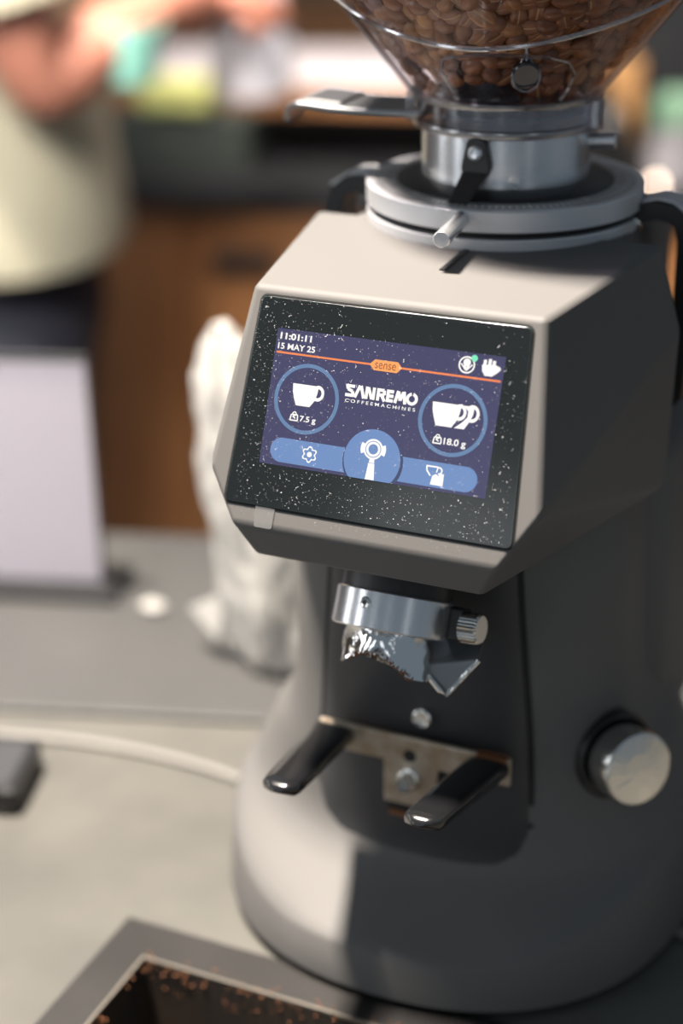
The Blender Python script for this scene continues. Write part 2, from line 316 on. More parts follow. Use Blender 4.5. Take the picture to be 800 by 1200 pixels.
# front service panel, follows the column, slightly proud, with a recess for the fork plate
def pan_outline(gr=0):
    pts = [(42, -78), (43.5, -100), (46, -130), (48.5, -160), (50.5, -190), (51.5, -212), (51, -229), (47.5, -240), (40, -247), (28, -250.5), (12, -252), (0, -252.5)]
    return pts
def pan_half(z):
    pts = pan_outline()
    for (x0, z0), (x1, z1) in zip(pts, pts[1:]):
        if z1 <= z <= z0: return x0+(x1-x0)*(z-z0)/(z1-z0)
    return pts[0][0] if z > -78 else 0
rows = []; zs = [-68, -78, -90, -100, -115, -130, -145, -160, -175, -190, -204, -214, -221, -226, -231, -236, -240, -244, -247, -250, -252]
NP = 24
def pan_y(x, z): return min(col_y(x, max(z, -214)), 60)-2.6-max(0, -225-z)*.18
fr = []; bk = []
for z in zs:
    h = max(pan_half(z), 3)
    f_, k_ = [], []
    for i in range(NP+1):
        x = h*(2*i/NP-1); e = min(1, (h-abs(x))/2.5); e = min(e, (z+254.5)/2.5)
        f_.append((x, pan_y(x, z)+1.6*(1-max(0, e))**2, z)); k_.append((x, pan_y(x, z)+7, z))
    fr.append(f_); bk.append(k_)
rings = [f_+k_[::-1] for f_, k_ in zip(fr, bk)]
MB().loft(rings).build('front_panel', 'panel', g, angle=50)
# dark strip standing in for the shaded gap under the panel edge
gap = []
for z in zs:
    h = max(pan_half(z), 3)+2.4; gap.append([(h*(2*i/NP-1), pan_y(h*(2*i/NP-1), z)+1.9, z-2.6*(z < -220)) for i in range(NP+1)]+[(h*(1-2*i/NP), pan_y(h*(1-2*i/NP), z)+8, z-1.6*(z < -220)) for i in range(NP+1)])
MB().loft(gap).build('panel_gap_strip', 'rubber', g, angle=50)

# head: faceted shell
h0 = -.7
def Fp(u, v): return F(u, v, h0)
T, Mi, B_, = (60.8, 43.0), (69.8, -31), (56.8, -52.8)
HV = []
for sx in (-1, 1): HV += [Fp(sx*T[0], T[1]), Fp(sx*Mi[0], Mi[1]), Fp(sx*B_[0], B_[1]), (sx*48.5, -14, -64.5), (sx*79, 118, 43.8), (sx*89, 119, 8), (sx*87, 119, -66)]
# indices left 0..6, right 7..13 : T M B U BT BM BU
HF = [(0, 1, 2, 9, 8, 7), (2, 3, 10, 9), (0, 7, 11, 4), (3, 6, 13, 10), (4, 11, 12, 13, 6, 5)]
for k in (0, 7): HF += [(k+0, k+4, k+5, k+1), (k+1, k+5, k+6), (k+1, k+6, k+3, k+2)]
MB().add(HV, HF).build('head_shell', 'body', g, bevel=2.6, seg=5, blimit=9)
# rear housing behind the head
rr = lambda w, y0, y1, z, r=16: [(x, y, z) for x, y in [(px_, (y0+y1)/2+py_) for px_, py_ in rrect(w, w, (y1-y0)/2, -(y1-y0)/2, r)]]
MB().loft([rr(64, 100, 208, -70), rr(64, 100, 210, 20), rr(63, 100, 212, 38), rr(60, 102, 209, 43)]).build('rear_housing', 'body', g, angle=50)
MB().loft([rr(86, 122, 240, -215, 30), rr(86, 121, 240, -150, 30), rr(85.5, 120, 238, -64, 28), rr(83, 122, 235, -56, 26), rr(76, 128, 228, -52, 22)]).build('rear_cover', 'body', g, angle=60)
# alignment groove on the top (dark inlay)
MB().loft([[(x, y, 39.55+.042*(y-16)+dz) for x, y in ((-1.3+dx, 56), (1.3+dx, 56), (1.3+dx, 92), (-1.3+dx, 92))] for dx, dz in ((4.3, .0), (4.3, .55))]).build('top_groove', 'black', g, smooth=False)

# display glass, rim, gasket
GT = (60.6, 56.4, 39.2, -44.2)
MB().prism(rrect(GT[0]+.7, GT[1]+.7, GT[2]+.7, GT[3]-.7, 3.2), F, -1.2, -.45).build('display_gasket', 'rubber', g, smooth=False)
gl = MB().prism(rrect(*GT, 2.6), F, -1.5, 0).build('display_glass', 'glassblk', g, smooth=False, bevel=.2, seg=2)
tb = MB(); o_ = rrect(*GT, 2.6, n=8); i_ = rrect(GT[0]-.45, GT[1]-.45, GT[2]-.45, GT[3]+.45, 2.3, n=8); N_ = len(o_)
tb.add([F(x, y, -.25) for x, y in o_]+[F(x, y, .03) for x, y in i_], [(k, (k+1) % N_, N_+(k+1) % N_, N_+k) for k in range(N_)]).build('polished_edge', 'rim', gl, smooth=False)
D = lambda k: .03+.05*k
dsp = Flat(D(0)).poly([(-47.5, -26.9), (47.5, -26.9), (47.5, 26.9), (-47.5, 26.9)]).build('display', 'dk', gl)
tag(dsp, 'lit dark blue touch display')
# display print (each its own flat sub-part of the glass)
f = Flat(D(1)); f.line([(-46.7, 17.5), (46.7, 17.5)], .75).build('orange_line', 'orange', gl)
f = Flat(D(2)); f.poly([(-6.6, 17.5), (-4.6, 19.6), (5, 19.6), (7, 17.5), (5, 15.4), (-4.6, 15.4)]).build('sense_badge', 'orange2', gl)
Flat(D(3)).text('sense', -4.3, 4.4, 16.2, 18.5).build('badge_text', 'senset', gl)
f = Flat(D(1)); f.text('11:01:11', -45.9, -32.3, 22.75, 25.35, .32); f.text('15 MAY 25', -46.4, -30.3, 18.85, 21.3, .2); f.build('clock_text', 'white', gl)
for cx in (-31.05, 30.2): Flat(D(1)).ring(cx, .5, 13.9, 1.55, n=72).build('dose_ring', 'blue2', gl)
f = Flat(D(1))                           # pill bar
f.poly(clockpts(-38.6, -20.7, 4.85, 90, 270, 20)+clockpts(38.6, -20.9, 4.85, -90, 90, 20)); f.build('menu_bar', 'blue', gl)
def cutdisc(o, cx, cy, r, vmin=-26.9): return Flat(o).poly([(x, max(y, vmin)) for x, y in clockpts(cx, cy, r, n=72)[:-1]])
cutdisc(D(2), .4, -19.6, 12.6).build('button_shadow', 'bdark', gl)
cutdisc(D(3), 0, -19.0, 11.8).build('centre_button', 'blue', gl)
# cup icons
def cup(f, x0, x1, yt, yb, hr, hx, hy, hw=1.15, gap=None):
    w = x1-x0; pts = [(x0, yt), (x0+.35, yt-3.2), (x0+1.1, yt-5.6), (x0+2.4, yb), (x1-2.9, yb), (x1-1.0, yt-5.8), (x1-.3, yt-3.2), (x1, yt)]
    f.poly(pts); f.ring(hx, hy, hr, hw, -125, 125, 24, sy=1.15)
f = Flat(D(1)); cup(f, -37.6, -26.4, 6.1, -2.4, 2.7, -26.5, 3.3); f.build('cup_icon', 'white', gl)
f = Flat(D(1)); cup(f, 21.3, 33.0, 6.7, -2.2, 2.7, 32.6, 3.9)
f.poly([(34.0, 6.7), (38.2, 6.7), (38.0, 3.5), (36.8, .6), (35.2, -2.2), (31.2, -2.2), (34.0, .2), (35.9, 2.5), (35.9, 4.7)]); f.ring(37.6, 4.0, 2.9, 1.15, -110, 125, 24, sy=1.15); f.build('double_cup_icon', 'white', gl)
def lock(f, x, y):
    f.line([(x, y), (x+3.3, y), (x+3.1, y+2.3), (x+.4, y+2.3), (x, y-.1)], .5); f.ring(x+1.7, y+2.6, .95, .4, 0, 360, 18); f.line([(x+1, y+1.6), (x+2.3, y+.8)], .5)
f = Flat(D(1)); lock(f, -36.9, -8.4); f.text('7.5 g', -32.7, -25.8, -9.1, -6.2, .2); f.build('dose_text', 'white', gl)
f = Flat(D(1)); lock(f, 23.6, -8.9); f.text('18.0 g', 27.9, 36.8, -9.7, -6.4, .2); f.build('dose_text', 'white', gl)
# gear
f = Flat(D(2)); pts_o, pts_i = [], []
for k in range(48):
    a = 2*pi*k/48; t = .5+.5*cos(6*a); rr_ = 2.55+.75*max(0, min(1, (t-.35)*4)); pts_o.append((-26.4+rr_*sin(a), -20.8+rr_*cos(a))); pts_i.append((-26.4+(rr_-.6)*sin(a), -20.8+(rr_-.6)*cos(a)))
for k in range(48): j = (k+1) % 48; f.poly([pts_o[k], pts_o[j], pts_i[j], pts_i[k]])
f.disc(-26.4, -20.8, 1.05, 20); f.build('gear_icon', 'white', gl)
# portafilter
f = Flat(D(4)); f.ring(0, -14.9, 4.0, .75); f.ring(0, -14.9, 2.95, .95); f.ring(0, -14.9, 5.3, 1.5, 155, 205, 10); f.ring(0, -14.9, 5.3, 1.5, -25, 25, 10)
f.poly([(-.9, -18.6), (1.0, -18.6), (1.2, -20.2), (-1.1, -20.2)]); f.poly([(-1.2, -20.4), (1.3, -20.4), (2.0, -26.8), (-1.8, -26.8)]); f.build('portafilter_icon', 'white', gl)
# cup over cup icon
f = Flat(D(2)); f.line([(22.7, -17.9), (22.9, -19.6), (24.6, -21.5)], .6); f.line([(22.5, -17.9), (27.5, -17.9)], .6); f.ring(27.8, -19.2, 1.5, .6, -100, 100, 12); f.line([(27.3, -18), (26.9, -20)], .5)
f.poly([(24.9, -24.8), (25.4, -21.4), (26.6, -20.6), (28, -21.2), (28.3, -20.2), (30, -20.2), (30.1, -24.8)]); f.build('cleaning_icon', 'white', gl)
# status icons
f = Flat(D(1)); f.ring(32.6, 22.1, 3.3, .6); f.disc(32.6, 23.0, 1.5, 18); f.line([(30.3, 22.4), (32.6, 19.9), (34.9, 22.4)], .5); f.line([(31.6, 22), (32.6, 20.6), (33.6, 22)], .6); f.build('wheel_icon', 'white', gl)
Flat(D(2)).disc(35.3, 24.9, 1.3, 20).build('green_dot', 'green', gl)
f = Flat(D(1)); f.poly([(38.6, 22.9), (38.9, 20.6), (40.2, 18.9), (43.0, 18.9), (44.6, 20.1), (46.1, 21.6), (46.0, 22.6), (44.3, 23.2), (43.8, 23.4)])
for x in (39.7, 41.6, 43.3): f.poly([(x-.7, 22.8), (x+.6, 22.8), (x+.6, 24.9+.5*(x == 41.6)), (x-.6, 24.9+.5*(x == 41.6))])
f.build('steam_cup_icon', 'white', gl)
# brand lettering
f = Flat(D(1)); y0, y1, lw = 3.95, 8.75, 1.25
def L(pts, x, w): f.line([(x+a*w, y0+b*(y1-y0)) for a, b in pts], lw)
h_ = .13
L([(1, 1-h_), (.12, 1-h_)], -15.0, 3.7); L([(.1, 1), (.25, .62), (.8, .45), (.88, h_)], -15.0, 3.7); L([(.95, h_), (0, h_)], -15.0, 3.7)
L([(.0, 0), (.42, 1)], -10.9, 4.1); L([(.52, 1), (.92, 0)], -10.9, 4.1)
L([(.1, 0), (.1, 1)], -6.5, 3.6); L([(.25, .95), (.75, .05)], -6.5, 3.6); L([(.92, 0), (.92, 1)], -6.5, 3.6)
L([(.15, 0), (.15, 1)], -1.9, 3.7); L([(.15, 1-h_), (.8, 1-h_), (.85, .5), (.2, .46)], -1.9, 3.7); L([(.55, .45), (.95, 0)], -1.9, 3.7)
for yy in (h_, .5, 1-h_): L([(.1, yy), (.95, yy)], 2.3, 2.9)
L([(.15, 0), (.15, 1)], 2.3, 2.9)
L([(.05, 0), (.25, 1)], 5.7, 4.5); L([(.28, .95), (.5, .25), (.74, .95)], 5.7, 4.5); L([(.78, 1), (.97, 0)], 5.7, 4.5)
f.ring(12.7, 6.35, 2.45, 1.2, 100, 440, 36)
f.text('C O F F E E M A C H I N E S', -14.7, 14.6, 1.75, 3.05, .1); f.build('brand_lettering', 'white', gl)
# protective film tab
tag(MB().prism(rrect(3.9, 4.3, -42.6, -52.6, 1.0, 4), lambda x, y, o: F(x-42.3, y, o), -.55, -.2).build('film_tab', 'film', g, smooth=False), 'clear pull tab of the protective film')
# dust
d = MB()
def speck(P_, r):
    a = random.uniform(0, pi); n = 4; pts = [(P_[0]+r*cos(a+k*pi/2)*random.uniform(.6, 1.4), P_[1]+r*sin(a+k*pi/2)*random.uniform(.6, 1.4)) for k in range(n)]
    return pts
for i in range(2300):
    while True:
        u_, v_ = random.uniform(-59, 59), random.uniform(-43, 38.5)
        pdens = .42+.55*(u_ < -20)+.35*(v_ < -25)-.3*(v_ > 28)
        if random.random() < pdens and abs(u_) < 57: break
    r_ = .055+.13*random.random()**4
    d.add([F(x, y, .32) for x, y in speck((u_, v_), r_)], [(0, 1, 2, 3)])
for i in range(22):                       # short fibres
    u_, v_ = random.uniform(-57, 57), random.uniform(-42, 38); a = random.uniform(0, 6.28); pts = [(u_, v_)]
    for k in range(4): a += random.uniform(-.8, .8); pts.append((pts[-1][0]+.35*cos(a), pts[-1][1]+.35*sin(a)))
    for (xa, ya), (xb, yb) in zip(pts, pts[1:]):
        nx, ny = -(yb-ya)*.12, (xb-xa)*.12; d.add([F(xa+nx, ya+ny, .32), F(xb+nx, yb+ny, .32), F(xb-nx, yb-ny, .32), F(xa-nx, ya-ny, .32)], [(0, 1, 2, 3)])
for i in range(60):
    u_, v_ = random.uniform(-55, 60), -44.5-random.random()*4
    d.add([F(x, y, -.62) for x, y in speck((u_, v_), .09)], [(0, 1, 2, 3)])
tag(d.build('dust_specks', 'dust', gl, smooth=False), kind='stuff')

# outlet: tilted black barrel, aluminium collar, set screw, thumb screw
TA = radians(28); AX = Vector((0, -sin(TA), -cos(TA))); OA = Vector((0, 18, -87.5))
def oa(t, a=0, r=0):                      # point in the outlet frame: t along the axis, azimuth a from front towards +x
    e = Vector((0, -cos(TA), sin(TA))); return OA+AX*t+(e*cos(a)+Vector((1, 0, 0))*sin(a))*r
MB().cyl(oa(-28), oa(1), 23, n=48).build('outlet_barrel', 'black', g)
cl = MB().lathe([(21, .2), (24.0, 0), (24.6, .6), (24.6, 15.4), (24.0, 16), (21, 15.6)], OA, AX, 64).build('outlet_collar', 'alu', g)
tag(cl, 'polished aluminium collar under the head')
a_ = radians(-9)
sc = MB().lathe([(2.5, -1), (2.5, .5), (1.9, .8)], oa(5.6, a_, 24.4), (oa(0, a_, 1)-oa(0)), 20).build('set_screw', 'steel', cl)
MB().cyl(oa(5.6, a_, 24.6), oa(5.6, a_, 25.35), 1.15, n=6).build('hex_socket', 'black', cl)
# mounting block and knurled thumb screw on the right
MB().box(oa(8, radians(100), 27), (9, 11, 14), Matrix.Rotation(-TA, 3, 'X')).build('clamp_block', 'black', g, bevel=1.5)
kn = []
pc = oa(8.5, radians(86), 31.5); ax_ = Vector((.97, -.10, .10)).normalized(); q_ = Vector((0, 0, 1)).rotation_difference(ax_)
for hgt, rad in ((0, 5.6), (.6, 6.2), (8.0, 6.2), (8.8, 5.5)):
    kn.append([tuple(pc+q_ @ Vector(((rad+(.22 if j % 2 else -.12))*cos(2*pi*j/56), (rad+(.22 if j % 2 else -.12))*sin(2*pi*j/56), hgt))) for j in range(56)])
tag(MB().loft(kn).build('thumb_screw', 'steel', g, angle=20), 'knurled steel thumb screw')
# spout: crimped polished sheet skirt with an arch at the front and a flange at the right
def skirt(a, t):
    # returns radius and length along axis for azimuth a
    s_ = abs(sin(a)); arch = 10.5+5.5*min(1, max(0, (abs(math.degrees(a))-8)/46))**1.2
    if a > 0: arch += 2.0*min(1, max(0, (math.degrees(a)-25)/30))
    if abs(math.degrees(a)) > 95: arch *= max(.55, 1-(abs(math.degrees(a))-95)/60)
    L_ = arch*t; R_ = 18.0-.3*t+(2.5*sin(a)**2*t if a > 0 else 0)
    R_ += 1.2*sin(a*4+1.0)*sin(pi*min(1, t*1.1))*(1-.3*t)+.5*sin(a*8+3*t)*t*t
    return R_, L_
NA, NT = 88, 14
so, si = [], []
for i in range(NT+1):
    t = i/NT; ro, ri = [], []
    for j in range(NA+1):
        a = radians(-125+250*j/NA); R_, L_ = skirt(a, t)
        ro.append(tuple(oa(15.5+L_, a, R_))); ri.append(tuple(oa(15.5+L_, a, R_-1.1)))
    so.append(ro); si.append(ri)
sp_ = MB().loft([o__+i__[::-1] for o__, i__ in zip(so, si)]).build('portafilter_spout', 'chrome', g, angle=50)
tag(sp_, 'polished steel spout with an arched lower edge')
MB().loft([[(16.5, 5, -112), (39.5, 11, -107), (27.5, 5.5, -123)], [(17.5, 18, -104), (38.5, 21, -103), (27.5, 14, -120)]]).build('side_flange', 'lever', sp_, smooth=False, bevel=.8)  # darker metal stands in for a dark reflection on the polished flange
MB().tube([(39.5, 10.5, -107), (27.5, 4.8, -123.2), (25.5, 3.5, -121), (17, 4.4, -112.5)], 1.1, 10).build('flange_edge', 'chrome', sp_)  # chrome bead added to draw the flange's bright edge
gr = MB()
for i in range(420):
    a = radians(random.uniform(-38, 62)); t = 1-random.random()**2*.14; R_, L_ = skirt(a, t)
    gr.sphere(tuple(oa(15.5+L_+random.uniform(-.3, .4), a, R_-random.uniform(-.2, 1.3))), random.uniform(.2, .55), 6)
tag(gr.build('coffee_residue', 'ground', sp_), 'brown coffee grounds stuck along the edge', kind='stuff')

# portafilter fork: steel T plate, bolt, two rubber coated prongs
yP = 36
tp = MB().prism([(-44, -167.5), (47, -167.5), (47, -181), (13.5, -181), (11.5, -203), (-12.5, -203), (-12.5, -181), (-44, -181)], lambda x, z, o: (x, yP+o, z+.1*0), 0, -2.4).build('fork_plate', 'plate', g, smooth=False, bevel=.5, seg=2)
tag(tp, 'worn bare steel T plate')
MB().box((1.5, 38.6, -207), (27, 2.4, 8)).build('slot_recess', 'rubber', g, smooth=False)
MB().box((1.5, 36.6, -210.5), (25, 1.2, 2)).build('slot_lip', 'ground', g, smooth=False)
bl = MB().lathe([(5.4, 0), (5.4, 1.2), (4.3, 1.4), (4.3, 6.4), (3.8, 7), (2.2, 7), (2.2, 4.6), (.01, 4.6)], (-.5, 33.6, -189), (0, -1, .1), 32).build('plate_bolt', 'steel', tp)
MB().lathe([(3.0, 0), (3.0, .5)], (.0, 33.7, -176.5), (0, -1, 0), 20).build('plate_slot', 'black', tp)
MB().lathe([(4.6, 0), (4.6, 3.5), (4.2, 4.2), (3.6, 4.4), (3.4, 3.6), (.01, 3.4)], (3.4, 43, -160), (0, -1, .12), 32).build('panel_button', 'steel', g)
for sx in (-1, 1):
    x0, x1 = sx*37, sx*31.5; path = []; K = 16
    for i in range(K+1):
        t = i/K; path.append((x0+(x1-x0)*t, 35-72*t, -173+13*t, t))
    rings = []
    for x, y, z, t in path:
        hw = 9.8-1.5*t; ht = 4.4-.8*t
        e = 1 if t < .9 else math.sqrt(max(.02, 1-((t-.9)/.1)**2)); hw *= e**.9; ht *= e
        rings.append([(x+hw*math.copysign(abs(cos(a))**.55, cos(a)), y, z+ht*math.copysign(abs(sin(a))**.6, sin(a))) for a in [2*pi*k/28 for k in range(28)]])
    MB().loft(rings).build('fork_prong', 'gloss', g, angle=70)
    if sx > 0: tag(MB().box((38.5, 35.0, -168.3), (14, 4, 1.6)).build('worn_edge', 'ground', g, smooth=False), 'rust brown worn edge at the root of the right prong')

# side knob with bezel
ka = radians(49); kx = Vector((sin(ka)*cos(radians(9)), -cos(ka)*cos(radians(9)), sin(radians(9)))); kp = Vector((97, 64.5, -178.5))
kz = MB().lathe([(20.4, -28), (20.4, -18.5), (19.6, -17), (18.6, -17), (18.0, -18.5), (18.0, -28)], kp, kx, 64).build('knob_bezel', 'black', g)
# faceted domed cap: radial flats as turned metal shows
pr = [(15.6, -20), (16.9, -19), (17.3, -3.0), (16.9, -1.4), (16.0, -.8), (.02, -.6)]
kb_ = MB().lathe(pr, kp, kx, 72).build('side_knob', None or 'steel', g, angle=28)
q_ = Vector((0, 0, 1)).rotation_difference(kx); fan = MB(); NF = 56; rj = random.Random(3)
hj = [rj.uniform(-.09, .09) for _ in range(NF)]
def kpt(r_, a, h): return tuple(kp+q_ @ Vector((r_*cos(a), r_*sin(a), h)))
for k in range(NF):
    a0, a1 = 2*pi*k/NF, 2*pi*(k+1)/NF; j = (k+1) % NF
    fan.add([kpt(15.9, a0, -.75+hj[k]*.3), kpt(15.9, a1, -.75+hj[j]*.3), kpt(8, a1, .05+hj[j]), kpt(8, a0, .05+hj[k]), kpt(.02, a0, .35)], [(0, 1, 2, 3), (3, 2, 4)])
tag(fan.build('knob_face', 'steel', kb_, smooth=False), 'radially brushed steel knob face')
tag(kb_, 'round turned steel knob on the right flank')

# grinding dial
def disc(name, prof, m, y=145, n=96, **k): return MB().lathe(prof, (0, y, 0), (0, 0, 1), n).build(name, m, g, **k)
disc('dial_base_ring', [(40, 42), (60.8, 42), (61.3, 42.6), (61.3, 46.6), (60.8, 47.2), (40, 47.2)], 'alus')
disc('dial_gap', [(40, 46.8), (58.4, 46.8), (58.4, 50.4), (40, 50.4)], 'rubber')
dr = disc('dial_ring', [(44, 50), (61.0, 50), (61.6, 50.6), (61.6, 58.7), (61.0, 59.3), (58.6, 59.45), (57.8, 59.3), (57.0, 59.2), (57.0, 55), (44, 55)], 'alus')
tag(dr, 'satin aluminium grind setting ring')
disc('dial_scale', [(40, 54), (57.2, 54), (57.2, 59.35), (45, 59.5), (40, 59.5)], 'dialgrey')
disc('dial_cone', [(36, 58), (48.0, 58), (48.0, 60.0), (46.5, 60.9), (39.5, 62.4), (36, 62.6)], 'black')
tk = MB()
for k in range(120):
    a = 2*pi*k/120; r0, r1_ = (52.2, 56.0) if k % 10 == 0 else (53.0, 56.4); w_ = .0052
    tk.add([(r*sin(a+s_), 145-r*cos(a+s_), 59.62) for r, s_ in ((r0, -w_), (r0, w_), (r1_, w_), (r1_, -w_))], [(0, 1, 2, 3)])
    if k % 10 == 0:
        vs_, fs_ = glyphs(str(k//10), .05); xm = (max(p[0] for p in vs_)+min(p[0] for p in vs_))/2
        a2 = a; out = []
        for x, y in vs_:
            aa = a2+(x-xm)*.42/50; rr_ = 49.0+y*.42*0+ (3.0-y*.42); out.append((rr_*sin(aa), 145-rr_*cos(aa), 59.63))
        tk.add(out, fs_)
tk.build('scale_marks', 'mark', dr, smooth=False)
# adjusting rod
ra = (1.5, 87, 55.5); rb = (4.5, 52, 54.6)
MB().cyl((1.8, 84, 55.5), (4.8, 53, 54.8), 3.5, n=32, ch=.4).build('adjusting_rod', 'alu', g)
# neck collar
nk = disc('neck_collar', [(30, 61), (37, 61), (37, 83.2), (36.4, 84), (30, 84)], 'alu'); tag(nk, 'turned aluminium neck below the hopper')
an = radians(97); dx_, dy_ = sin(an), -cos(an)
MB().cyl((36*dx_, 145+36*dy_, 77.5), (48.5*dx_, 145+48.5*dy_, 78.3), 3.7, n=28, ch=.6).build('locking_pin', 'alu', g)
MB().cyl((35.5*sin(.42), 145-35.5*cos(.42), 65.5), (38.2*sin(.42), 145-38.2*cos(.42), 65.5), 2.6, n=20).build('collar_screw', 'chrome', g)
# pointer bracket, front left of the collar
pa = radians(-2); pt = MB().prism([(-3.4, 0), (3.4, 0), (5.2, -9.5), (4.4, -13), (-4.4, -13), (-5.2, -9.5)], lambda x, z, o: (x*1.25+.6, 106.5+o, 82+z), 0, -3.2)
pt.prism(clockpts(0, 0, 3.6, 0, 180, 12), lambda x, z, o: (x*1.25+.6, 106.5+o, 81.5+z), 0, -3.2)
pt.add([(-5+.6, 106.5, 70.5), (6.2, 106.5, 70.5), (6.4, 103, 70.5), (-5.2, 103, 70.5), (-6.6, 93, 59.8), (1.6, 93, 59.8), (2.0, 90, 59.8), (-7, 90, 59.8)], [(3, 2, 6, 7), (0, 1, 5, 4), (1, 2, 6, 5), (0, 4, 7, 3), (4, 5, 6, 7), (0, 3, 2, 1)])
pt_ = pt.build('pointer_bracket', 'black', g, smooth=False, bevel=.5, seg=2)
MB().lathe([(3.2, 0), (3.2, .8), (2.2, 1.8), (.01, 2.1)], (.6, 103.4, 78.6), (0, -1, .2), 20).build('screw', 'alu', pt_)
# side clips left and right of the dial
for sx in (-1, 1):
    pth = [(sx*56, 152, 45), (sx*62, 152, 49), (sx*69, 152, 51), (sx*76, 152, 50), (sx*81, 152, 46), (sx*83, 152, 38), (sx*83, 152, 20), (sx*83, 152, 0), (sx*82.5, 152, -20), (sx*82, 152, -32), (sx*80, 152, -34)]
    rings = []
    for i, p in enumerate(pth):
        t = (Vector(pth[min(i+1, len(pth)-1)])-Vector(pth[max(i-1, 0)])).normalized(); nn = Vector((t.z, 0, -t.x))
        rings.append([tuple(Vector(p)+nn*dn+Vector((0, dy, 0))) for dn, dy in ((-4, -9), (4, -9), (4, 9), (-4, 9))])
    c_ = MB().loft(rings).build('side_clip', 'black', g, bevel=2, seg=3)
    MB().loft([[tuple(Vector(p)+n_) for n_ in (Vector((0, -8, 4.3)), Vector((0, 8, 4.3)), Vector((0, 8, 5.6)), Vector((0, -8, 5.6)))] for p in pth[1:4]]+[[tuple(Vector(pth[4])+n_) for n_ in (Vector((sx*3, -8, 2.6)), Vector((sx*3, 8, 2.6)), Vector((sx*4.2, 8, 3.8)), Vector((sx*4.2, -8, 3.8)))]]).build('clip_cap', 'alus', c_, bevel=.5)
    MB().lathe([(3.4, 0), (3.4, 1.6), (1.5, 2)], (sx*60, 142.8, 44), (0, -1, 0), 20).build('hinge_screw', 'steel', c_)
# shutter lever: flat blade with a curled dark tip
lv = MB(); path = [(-30, 89.5), (-45, 89.2), (-60, 88.8), (-75, 88.8), (-84, 89.6), (-90, 89.8), (-95, 88), (-98.5, 84), (-100, 80)]
rings = []
for i, (x, z) in enumerate(path):
    a, b_ = path[max(i-1, 0)], path[min(i+1, len(path)-1)]; t = Vector((b_[0]-a[0], 0, b_[1]-a[1])).normalized(); nn = Vector((t.z, 0, -t.x)); hw = 17 if i < 6 else 17-3.4*(i-5)
    rings.append([tuple(Vector((x, 137, z))+nn*dn+Vector((0, dy, 0))) for dn, dy in ((-1.3, -hw), (1.3, -hw), (1.3, hw), (-1.3, hw))])
lev = lv.loft(rings).build('shutter_lever', 'lever', g, bevel=.8); tag(lev, 'flat grey shutter lever with curled tip')
MB().loft([[tuple(Vector((x, 137, z))+Vector((0, dy, 1.6+dz))) for dz, dy in ((0, -15), (1.2, -13), (1.2, 13), (0, 15))] for x, z in ((-88, 89.6), (-84, 89.6), (-70, 88.8))]).build('lever_grip', 'charcoal', lev, smooth=False)

# hopper
def cone_r(z): return 40+.82*(z-97) if z > 97 else 40
hz = [(39.9, 83.5), (40.4, 84.3), (40.4, 96)]+[(40.6+.82*(z-97), z) for z in (98, 104, 112, 120, 130, 140, 148, 154)]+[(89.6, 158), (91, 162), (91.4, 168), (91.6, 190), (92, 225)]
inn = [(r-2.4, z+(1.2 if 97 < z < 157 else 0)) for r, z in hz][::-1]; inn[-1] = (37.2, 83.5)
hp = MB().lathe(hz+inn, (0, 145, 0), (0, 0, 1), 96, cap0=False, cap1=False).build('hopper', 'clear', g, angle=50)
tag(hp, 'clear plastic conical bean hopper')
tag(MB().lathe([(92.6, 224), (93.4, 226), (93.4, 231), (90, 236), (70, 238.5), (.01, 239)], (0, 145, 0), (0, 0, 1), 72).build('hopper_lid', 'tint', g), 'smoked hopper lid')
def on_cone(a, z, off=.6): r = cone_r(z)+off; return (r*sin(a), 145-r*cos(a), z)
AZ = radians(24)
# moulded shoulder line, dips at the front
MB().tube([on_cone(radians(-62+140*i/60)+.0, 124.5+19*abs((i-29)/31)**1.7, .5) for i in range(61)], 1.15, 8).build('moulded_line', 'clear2', hp)
# raised window outline
wpts = [(-10, 104), (-12, 113), (-8, 119.5), (5, 122), (20, 122), (33, 121), (43, 118), (49, 112), (50, 105), (48, 99.5)]
wl = []
for (a0, z0_), (a1, z1_) in zip(wpts, wpts[1:]):
    for t in (0, .2, .4, .6, .8): wl.append(on_cone(radians(a0+(a1-a0)*t), z0_+(z1_-z0_)*t, .5))
MB().tube(wl, .8, 8).build('moulded_window', 'clear2', hp)
# glossy boss with rim
bc = Vector(on_cone(radians(26), 113.5, 0)); bn = Vector((sin(radians(26))*.77, -cos(radians(26))*.77, -.3)).normalized()
bo = MB().lathe([(5.9, -1.5), (6.0, 1.6), (5.2, 2.2), (.02, 2.0)], bc, bn, 36).build('locating_boss', 'gloss', hp)
for a in (-64, 112):
    MB().tube([on_cone(radians(a), 99+57*k/12, .2) for k in range(13)], 1.5, 8).build('edge_glint_rib', 'frost', hp)  # added ribs standing in for bright refraction along the hopper outline
MB().tube([tuple(bc+bn*2.2+(Vector((cos(AZ), sin(AZ), 0))*5.6*cos(t)+Vector((0, 0, 1))*(5.8*sin(t)+(1.6 if sin(t) > .95 else 0)))) for t in [2*pi*k/40 for k in range(41)]], .5, 8).build('boss_rim', 'clear2', hp)
MB().tube([tuple(bc+bn*1.6+Vector((0, 0, 6.2))), tuple(bc+bn*1.2+Vector((0, 0, 11.5)))], .6, 8).build('boss_pin', 'chrome', hp)
